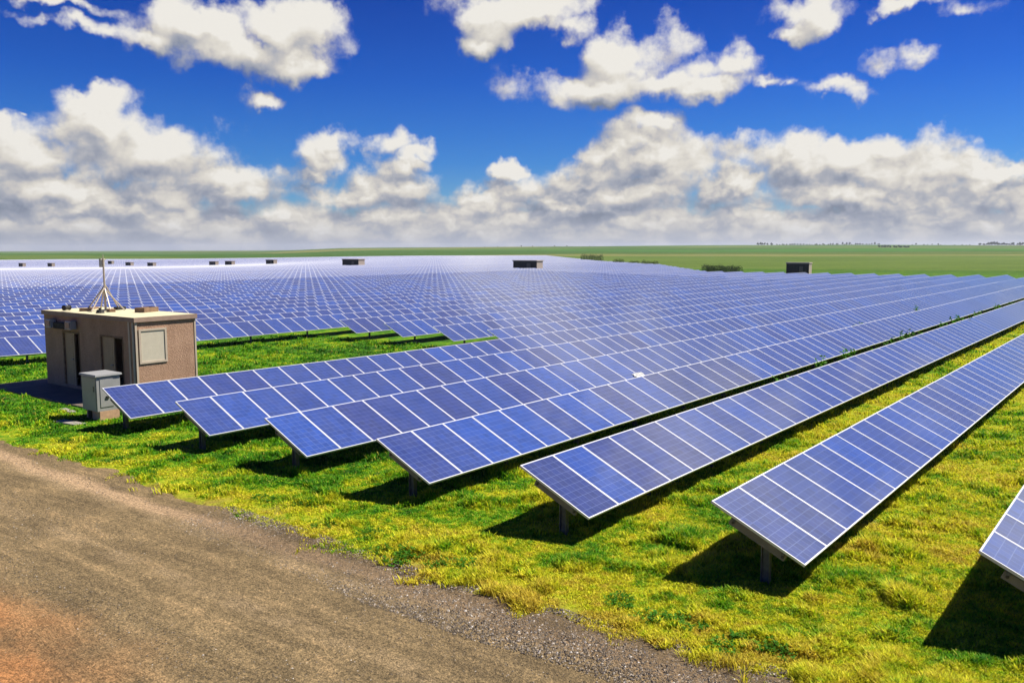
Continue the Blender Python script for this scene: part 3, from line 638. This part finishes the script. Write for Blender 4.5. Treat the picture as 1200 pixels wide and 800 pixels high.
def blades(x, y, h, w, spread, nb, seed):
    """nb narrow pointed leaves around every tuft position -> one mesh"""
    g_ = np.random.default_rng(seed); n = len(x); X = np.repeat(x, nb); Y = np.repeat(y, nb); hh = np.repeat(h, nb)*g_.uniform(.5, 1.15, n*nb); ww = np.repeat(w, nb)*g_.uniform(.7, 1.3, n*nb); sp = np.repeat(spread, nb)
    th = g_.uniform(0, 2*np.pi, n*nb); rr_ = sp*np.sqrt(g_.uniform(0, 1, n*nb)); bx, by = X+rr_*np.cos(th), Y+rr_*np.sin(th)
    z = H(bx, by)-.008; ph = g_.uniform(0, 2*np.pi, n*nb); lean = g_.uniform(.25, 1.15, n*nb)
    dx, dy = np.cos(ph), np.sin(ph); tx, ty = bx+dx*hh*lean, by+dy*hh*lean
    px, py = -dy*ww/2, dx*ww/2; mx_, my_ = bx+dx*hh*lean*.35, by+dy*hh*lean*.35
    v = np.stack([np.stack([bx-px*.6, by-py*.6, z], 1), np.stack([bx+px*.6, by+py*.6, z], 1), np.stack([mx_+px, my_+py, z+hh*.62], 1), np.stack([tx, ty, z+hh], 1), np.stack([mx_-px, my_-py, z+hh*.62], 1)], 1)
    v = v.reshape(-1, 3); f0 = np.arange(n*nb)*5
    f = np.concatenate([np.stack([f0, f0+1, f0+2, f0+4], 1), np.stack([f0+4, f0+2, f0+3, f0+3], 1)])[:, :]
    fa = np.stack([f0, f0+1, f0+2], 1); fb = np.stack([f0, f0+2, f0+4], 1); fc_ = np.stack([f0+4, f0+2, f0+3], 1); F = np.concatenate([fa, fb, fc_])
    rnd = g_.uniform(0, 1, n*nb); rr3 = np.tile(rnd, 3); uv = np.stack([np.repeat(rr3, 3), np.zeros(len(rr3)*3)], 1)
    return v, F, uv
NT_ = 210000
az_ = rng.uniform(-36, 36, NT_*2); u_ = rng.uniform(0, 1, NT_*2); dist_ = 1/(1/8.2*(1-u_)+1/95.*u_)
x_, y_ = dist_*np.sin(np.radians(az_)), dist_*np.cos(np.radians(az_)); a_, n_ = an(x_, y_)
pt = fnoise(a_, n_, .45, 21)*.6+fnoise(a_, n_, .16, 22)*.4; edge_d = a_-road_edge(n_)
dens_p = sst(edge_d+(fnoise(a_, n_, .5, 23)-.5)*1.1+(fnoise(a_, n_, .15, 25)-.5)*.5, -.25, .50)*(.30+.70*sst(pt, .25, .5))
keep = rng.uniform(0, 1, len(x_)) < dens_p
keep &= ~((a_ > 1.25) & (a_ < 5.65) & (n_ > -29.55) & (n_ < -21.35))
keep &= ~((n_ < -38) | ((a_ > 22.5) & (n_ < 0)))
keep |= (a_ > 22.5) & (n_ > 7.2*-1) & (n_ < 30)
x_, y_, a_, n_, dist_, pt = [q[keep][:NT_] for q in (x_, y_, a_, n_, dist_, pt)]
clump = sst(fnoise(a_, n_, .55, 31)*.65+fnoise(a_, n_, .2, 32)*.35, .52, .78)
hh_ = (.026+.075*clump+.10*sst(fnoise(a_, n_, .9, 41)*.6+fnoise(a_, n_, .33, 42)*.4, .60, .80)+.02*rng.uniform(0, 1, len(x_)))*(1+dist_*.006); ww_ = np.maximum(.011+.010*clump, dist_*.00115)
v, F, uv = blades(x_, y_, hh_, ww_, .05+dist_*.0025, 5, 5)
tag(link('grass', np_mesh('grass', v, F, [M_grass], uv=uv)), 'short green and yellow grass growing between the panel rows and the dirt road', 'grass', kind='stuff')

# loose stones along the road
def stones(count, lo, hi, nlo, nhi, rmin, rmax, name, label, mat, seed):
    g_ = np.random.default_rng(seed); n = g_.uniform(nlo, nhi, count); a = road_edge(n)+g_.uniform(lo, hi, count)
    r = rmin+(rmax-rmin)*g_.uniform(0, 1, count)**3; x, y = xy(a, n); z = H(x, y)+.004
    base = np.array([(1, 0, 0), (0, 1, 0), (-1, 0, 0), (0, -1, 0), (0, 0, .8), (0, 0, -.6)], float); bf = np.array([(0, 1, 4), (1, 2, 4), (2, 3, 4), (3, 0, 4), (1, 0, 5), (2, 1, 5), (3, 2, 5), (0, 3, 5)])
    B = base[None]*g_.uniform(.6, 1.25, (count, 6, 1)); th = g_.uniform(0, 6.28, count); c, s = np.cos(th)[:, None], np.sin(th)[:, None]
    V = np.stack([(B[..., 0]*c-B[..., 1]*s*.7)*r[:, None]+x[:, None], (B[..., 0]*s+B[..., 1]*c*.7)*r[:, None]+y[:, None], B[..., 2]*r[:, None]*.8+z[:, None]], -1).reshape(-1, 3)
    F = (bf[None]+np.arange(count)[:, None, None]*6).reshape(-1, 3); rn = g_.uniform(0, 1, count); uv = np.repeat(np.stack([rn, rn], 1), 24, 0)
    return tag(link(name, np_mesh(name, V, F, [mat], uv=uv)), label, 'gravel', kind='stuff')
M_stone, g, b, o = new_mat('loose_stone'); s = g.sep(g.node('ShaderNodeUVMap').outputs[0])
g.put(b.inputs['Base Color'], g.ramp(s[0], [(0, (.05, .04, .03)), (.5, (.15, .12, .085)), (.9, (.30, .24, .17)), (1, (.6, .55, .48))])); b.inputs['Roughness'].default_value = .9
stones(42000, -1.3, .15, -9, 4, .006, .028, 'gravel', 'loose dark gravel heaped along the edge of the dirt road', M_stone, 3)
stones(40000, -7, -.3, -22, 4, .004, .018, 'gravel', 'fine pebbles scattered over the dirt road', M_stone, 4)

def leaf_cloud(blobs, per, size, seed, flat=.6):
    g_ = np.random.default_rng(seed); V = []; 
    for (cx, cy, cz, rx, ry, rz) in blobs:
        k = int(per*max(.15, (rx*ry*rz)**(2/3))); d = g_.normal(size=(k, 3)); d /= np.linalg.norm(d, axis=1)[:, None]; rad = g_.uniform(.55, 1.05, k)[:, None]
        c = d*rad*np.array([rx, ry, rz])+np.array([cx, cy, cz]); e = g_.normal(size=(k, 3)); e /= np.linalg.norm(e, axis=1)[:, None]; f = np.cross(e, g_.normal(size=(k, 3))); f /= np.linalg.norm(f, axis=1)[:, None]
        s = size*g_.uniform(.6, 1.4, k)[:, None]; V.append(np.stack([c-e*s, c+f*s*flat, c+e*s, c-f*s*flat], 1))
    V = np.concatenate(V); n = len(V); F = np.arange(n*4).reshape(-1, 4); rn = g_.uniform(0, 1, n); return V.reshape(-1, 3), F, np.repeat(np.stack([rn, rn], 1), 4, 0)
def tree_me(seed, hgt, wid):
    g_ = random.Random(seed); bl = []
    for k in range(9):
        t = k/8; rad = wid*(.5+.5*math.sin(math.pi*min(1, .25+t*.8))); an_ = g_.uniform(0, 6.28)
        bl.append((math.cos(an_)*rad*.55, math.sin(an_)*rad*.55, hgt*(.32+.58*t), rad*.6*g_.uniform(.7, 1.2), rad*.6, hgt*.17))
    V, F, uv = leaf_cloud(bl, 55, .42, seed); cr = np_mesh('crown', V, F, [M_leafd], uv=uv)
    mb = MB().tube((0, 0, -.5), (0, 0, hgt*.55), .22, 6, .10)
    for k in range(4):
        an_ = k*1.6+g_.uniform(0, 1); mb.tube((0, 0, hgt*(.28+.06*k)), (math.cos(an_)*wid*.5, math.sin(an_)*wid*.5, hgt*(.5+.08*k)), .09, 5, .03)
    return cr, mb.mesh('trunk', M_bark)
TREES = [tree_me(40+i, *hw) for i, hw in enumerate(((8.5, 4.6), (10, 5.4), (7, 5.0), (11.5, 5)))]
def place(px, dist): azr = math.atan((px-600)/1022.2); x, y = dist*math.tan(azr), dist; return x, y, float(H(x, y))
TG = 'trees of the far tree line on the right'
def put_tree(px, dist, k, sc, lab, grp=TG):
    x, y, z = place(px, dist); rt = link('tree', None); rt.location = (x, y, z); rt.rotation_euler = (0, 0, random.uniform(0, 6.28)); rt.scale = (sc,)*3; tag(rt, lab, 'tree', grp)
    cr, tk = TREES[k]; link('crown', cr, rt); link('trunk', tk, rt)
rt_ = random.Random(5)
def line(x0, x1, n, dist, lab, s0=.7, s1=1.3):
    for i in range(n): put_tree(x0+(x1-x0)*(i+rt_.uniform(.1, .9))/n, dist*rt_.uniform(.97, 1.03), rt_.randrange(4), rt_.uniform(s0, s1)*.62, lab)
line(885, 903, 6, 2150, 'dark tree in the small clump at the left end of the far tree line')
line(903, 1030, 40, 2250, 'dark tree in the long thin far tree line on the horizon', .45, .95)
line(1026, 1064, 13, 1500, 'dark tree in the nearer dark copse at the right of the fields', .5, .85)
line(1064, 1142, 14, 2250, 'small dark tree in the sparse stretch of the far tree line', .3, .7)
line(1142, 1196, 18, 2050, 'dark tree in the taller clump at the right end of the far tree line', .8, 1.35)
line(560, 700, 7, 1900, 'lone dark speck of a tree on the pale far hill', .25, .5)

def hedge(name, lab, px0, d0, px1, d1, h, wd, seed, cat, mat, grp=None):
    xa, ya, za = place(px0, d0); xb, yb, zb_ = place(px1, d1); L_ = math.hypot(xb-xa, yb-ya); n = max(2, int(L_/.9)); g_ = random.Random(seed)
    bl = [(L_*(i+.5)/n, g_.uniform(-.2, .2), h*.45*g_.uniform(.85, 1.1), L_/n*.95, wd*.5, h*.52*g_.uniform(.8, 1.15)) for i in range(n)]
    V, F, uv = leaf_cloud(bl, 420, .085, seed); rt = link(name, None); rt.location = (xa, ya, za); rt.rotation_euler = (0, 0, math.atan2(yb-ya, xb-xa)); tag(rt, lab, cat, grp)
    me = np_mesh('foliage', V, F, [mat], uv=uv); link('foliage', me, rt)
    mb = MB()
    for i in range(0, n, 2): mb.tube((L_*(i+.5)/n, 0, -.3), (L_*(i+.5)/n, .05, h*.6), .05, 5, .02)
    tag(mb.build('stem', M_bark, rt), kind='stuff'); return rt
hedge('hedge', 'long dark clipped hedge beyond the right end of the panel field', 824, 176, 868, 160, 2.1, 1.6, 61, 'hedge', M_leafd)
hedge('hedge', 'short dark hedge on the skyline just right of the largest distant cabin', 681, 330, 706, 330, 3.4, 2.5, 62, 'hedge', M_leafd)
BG = 'bushes at the slanting edge of the panel field'
for (p0, p1, d, h, lb) in ((719, 730, 262, 2.2, 'left bush of three at the slanting edge of the panel field'), (737, 748, 250, 2.0, 'middle bush of three at the slanting edge of the panel field'), (752, 770, 236, 2.0, 'wide low bush, right one of three at the slanting field edge')):
    hedge('bush', lb, p0, d, p1, d, h, 2.5, int(p0), 'bush', M_leafd, BG)

# tall weeds growing in the gaps between rows
def weed_me(seed, h):
    g_ = random.Random(seed); mb = MB()
    for k in range(9):
        an_ = g_.uniform(0, 6.28); l = g_.uniform(.05, .28); tx, ty, tz = math.cos(an_)*l, math.sin(an_)*l, h*g_.uniform(.6, 1)
        mb.tube((0, 0, -.05), (tx, ty, tz), .008, 4, .004)
        for j in range(12):
            t = g_.uniform(.55, 1.0); b_ = Vector((tx*t, ty*t, tz*t)); d_ = Vector((g_.uniform(-1, 1), g_.uniform(-1, 1), g_.uniform(-.1, .7))).normalized()*g_.uniform(.10, .20); s_2 = d_.orthogonal().normalized()*.04
            rv = g_.random(); mb.quad([b_, b_+d_*.5+s_2, b_+d_, b_+d_*.5-s_2], 0, [(rv, 0)]*4)
    return mb.mesh('leafy_weed', M_leafg)
WM = [weed_me(70+i, h) for i, h in enumerate((1.38, 1.52, 1.45))]
wl_ = [(13.5, 5), (17, 5), (20.5, 5), (23.5, 5), (25.6, 5), (28.5, 5), (31, 5), (36, 5), (39, 5), (41, 5), (46, 5), (52, 5), (58, 5), (43, 6), (51, 6), (34, 4), (47, 4)]
for i, (a, r) in enumerate(wl_):
    n = (r-6)*PITCH-.22+.10*math.sin(i*2.3); x, y = xy(a, n); o = link('weed', WM[i % 3]); o.location = (x, y, float(H(x, y))); o.rotation_euler = (0, 0, i*1.3)
    o.scale = (1, 1, .95+.05*math.sin(i*1.7))
    tag(o, 'tall leafy weed growing up between two solar panel rows', 'weed', 'weeds growing in the gaps between panel rows')
# leafy clumps on the verge
def clump_me(seed):                                # a loose rosette of leaning leaves and short stems
    g_ = random.Random(seed); mb = MB()
    for k in range(46):
        rr2, th2 = .30*math.sqrt(g_.random()), g_.uniform(0, 6.28); b_ = Vector((rr2*math.cos(th2)*1.2, rr2*math.sin(th2)*.8, -.02)); up = g_.uniform(.05, .17)*(1.15-rr2*2)
        tip = b_+Vector((g_.uniform(-.05, .05), g_.uniform(-.05, .05), up)); mb.tube(b_, tip, .003, 3, .002, caps=False)
        for j in range(7):
            t = g_.uniform(.3, 1); q_ = b_.lerp(tip, t); d_ = Vector((g_.uniform(-1, 1), g_.uniform(-1, 1), g_.uniform(-.1, .6))).normalized()*g_.uniform(.03, .075); w_2 = d_.cross(Vector((g_.uniform(-.4, .4), g_.uniform(-.4, .4), 1))).normalized()*g_.uniform(.009, .018)
            rv = g_.random(); mb.quad([q_, q_+d_*.5+w_2, q_+d_, q_+d_*.5-w_2], 0, [(rv, 0)]*4)
    return mb.mesh('leafy_plant', M_leafg)
CM = [clump_me(90+i) for i in range(3)]
cl_ = [(-2.0, .1, 1.1), (-1.8, .5, .9), (-2.1, 1.2, 1.1), (-1.9, 1.7, 1.0), (-1.7, -.6, .9), (-2.2, -4.7, 1.1), (-2.0, -3.2, 1.0), (-1.8, -5.6, .9), (-1.6, -8.9, .9), (-2.3, -4.3, 1.2), (-1.9, -3.9, .9), (-1.75, -4.9, 1.0), (-2.15, -3.6, .8), (-1.5, -2.9, .9), (-1.2, -4.3, .8), (-1.3, -7.9, .9), (-1.6, -10.5, .9), (-1.7, -14.5, 1.0), (-1.4, -17.5, .9), (-.9, -18.9, .8), (-2.0, -6.6, .8), (-1.9, -12.6, .8)]
for i, (a, n, sc) in enumerate(cl_):
    x, y = xy(a, n); o = link('leafy_plant', CM[i % 3]); o.location = (x, y, float(H(x, y))); o.rotation_euler = (0, 0, i*1.9); o.scale = (sc, sc, sc*(.8+.04*(i % 5)))
    tag(o, 'low dark green leafy plant in the grass verge by the dirt road', 'plant', 'leafy plants on the grass verge')
# small white patch on a panel row

# small white crumpled patch at a low panel edge
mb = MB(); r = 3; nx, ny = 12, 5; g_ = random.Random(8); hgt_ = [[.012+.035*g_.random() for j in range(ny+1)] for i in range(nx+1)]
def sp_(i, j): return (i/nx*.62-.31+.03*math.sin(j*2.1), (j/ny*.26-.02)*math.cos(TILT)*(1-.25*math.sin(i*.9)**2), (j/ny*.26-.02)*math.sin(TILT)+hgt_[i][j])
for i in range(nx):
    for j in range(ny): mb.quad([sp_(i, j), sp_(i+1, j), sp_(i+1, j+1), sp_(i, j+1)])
o = mb.build('white_patch', M_white, smooth=True); n = (r-6)*PITCH+CO; x, y = xy(14.95, n); o.location = (x, y, float(HS(x, y))+ZA-SI); o.rotation_euler = (0, 0, TH)
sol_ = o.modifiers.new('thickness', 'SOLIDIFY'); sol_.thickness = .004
tag(o, 'small white crumpled patch on the low edge of a panel row', 'plastic sheet')
# ------------------------------------------------------------------ air
mh = bpy.data.materials.new('haze_air'); mh.use_nodes = True; mh.node_tree.nodes.clear(); g = NT(mh.node_tree)
pv = g.node('ShaderNodeVolumePrincipled'); pv.inputs['Color'].default_value = (.80, .87, 1, 1); pv.inputs['Density'].default_value = HAZE; pv.inputs['Anisotropy'].default_value = .2
oo = g.node('ShaderNodeOutputMaterial'); g.l.new(pv.outputs[0], oo.inputs['Volume'])
hz = MB().box(-9500, 9500, -9500, 9500, -20, 60).build('haze', mh); tag(hz, kind='stuff')
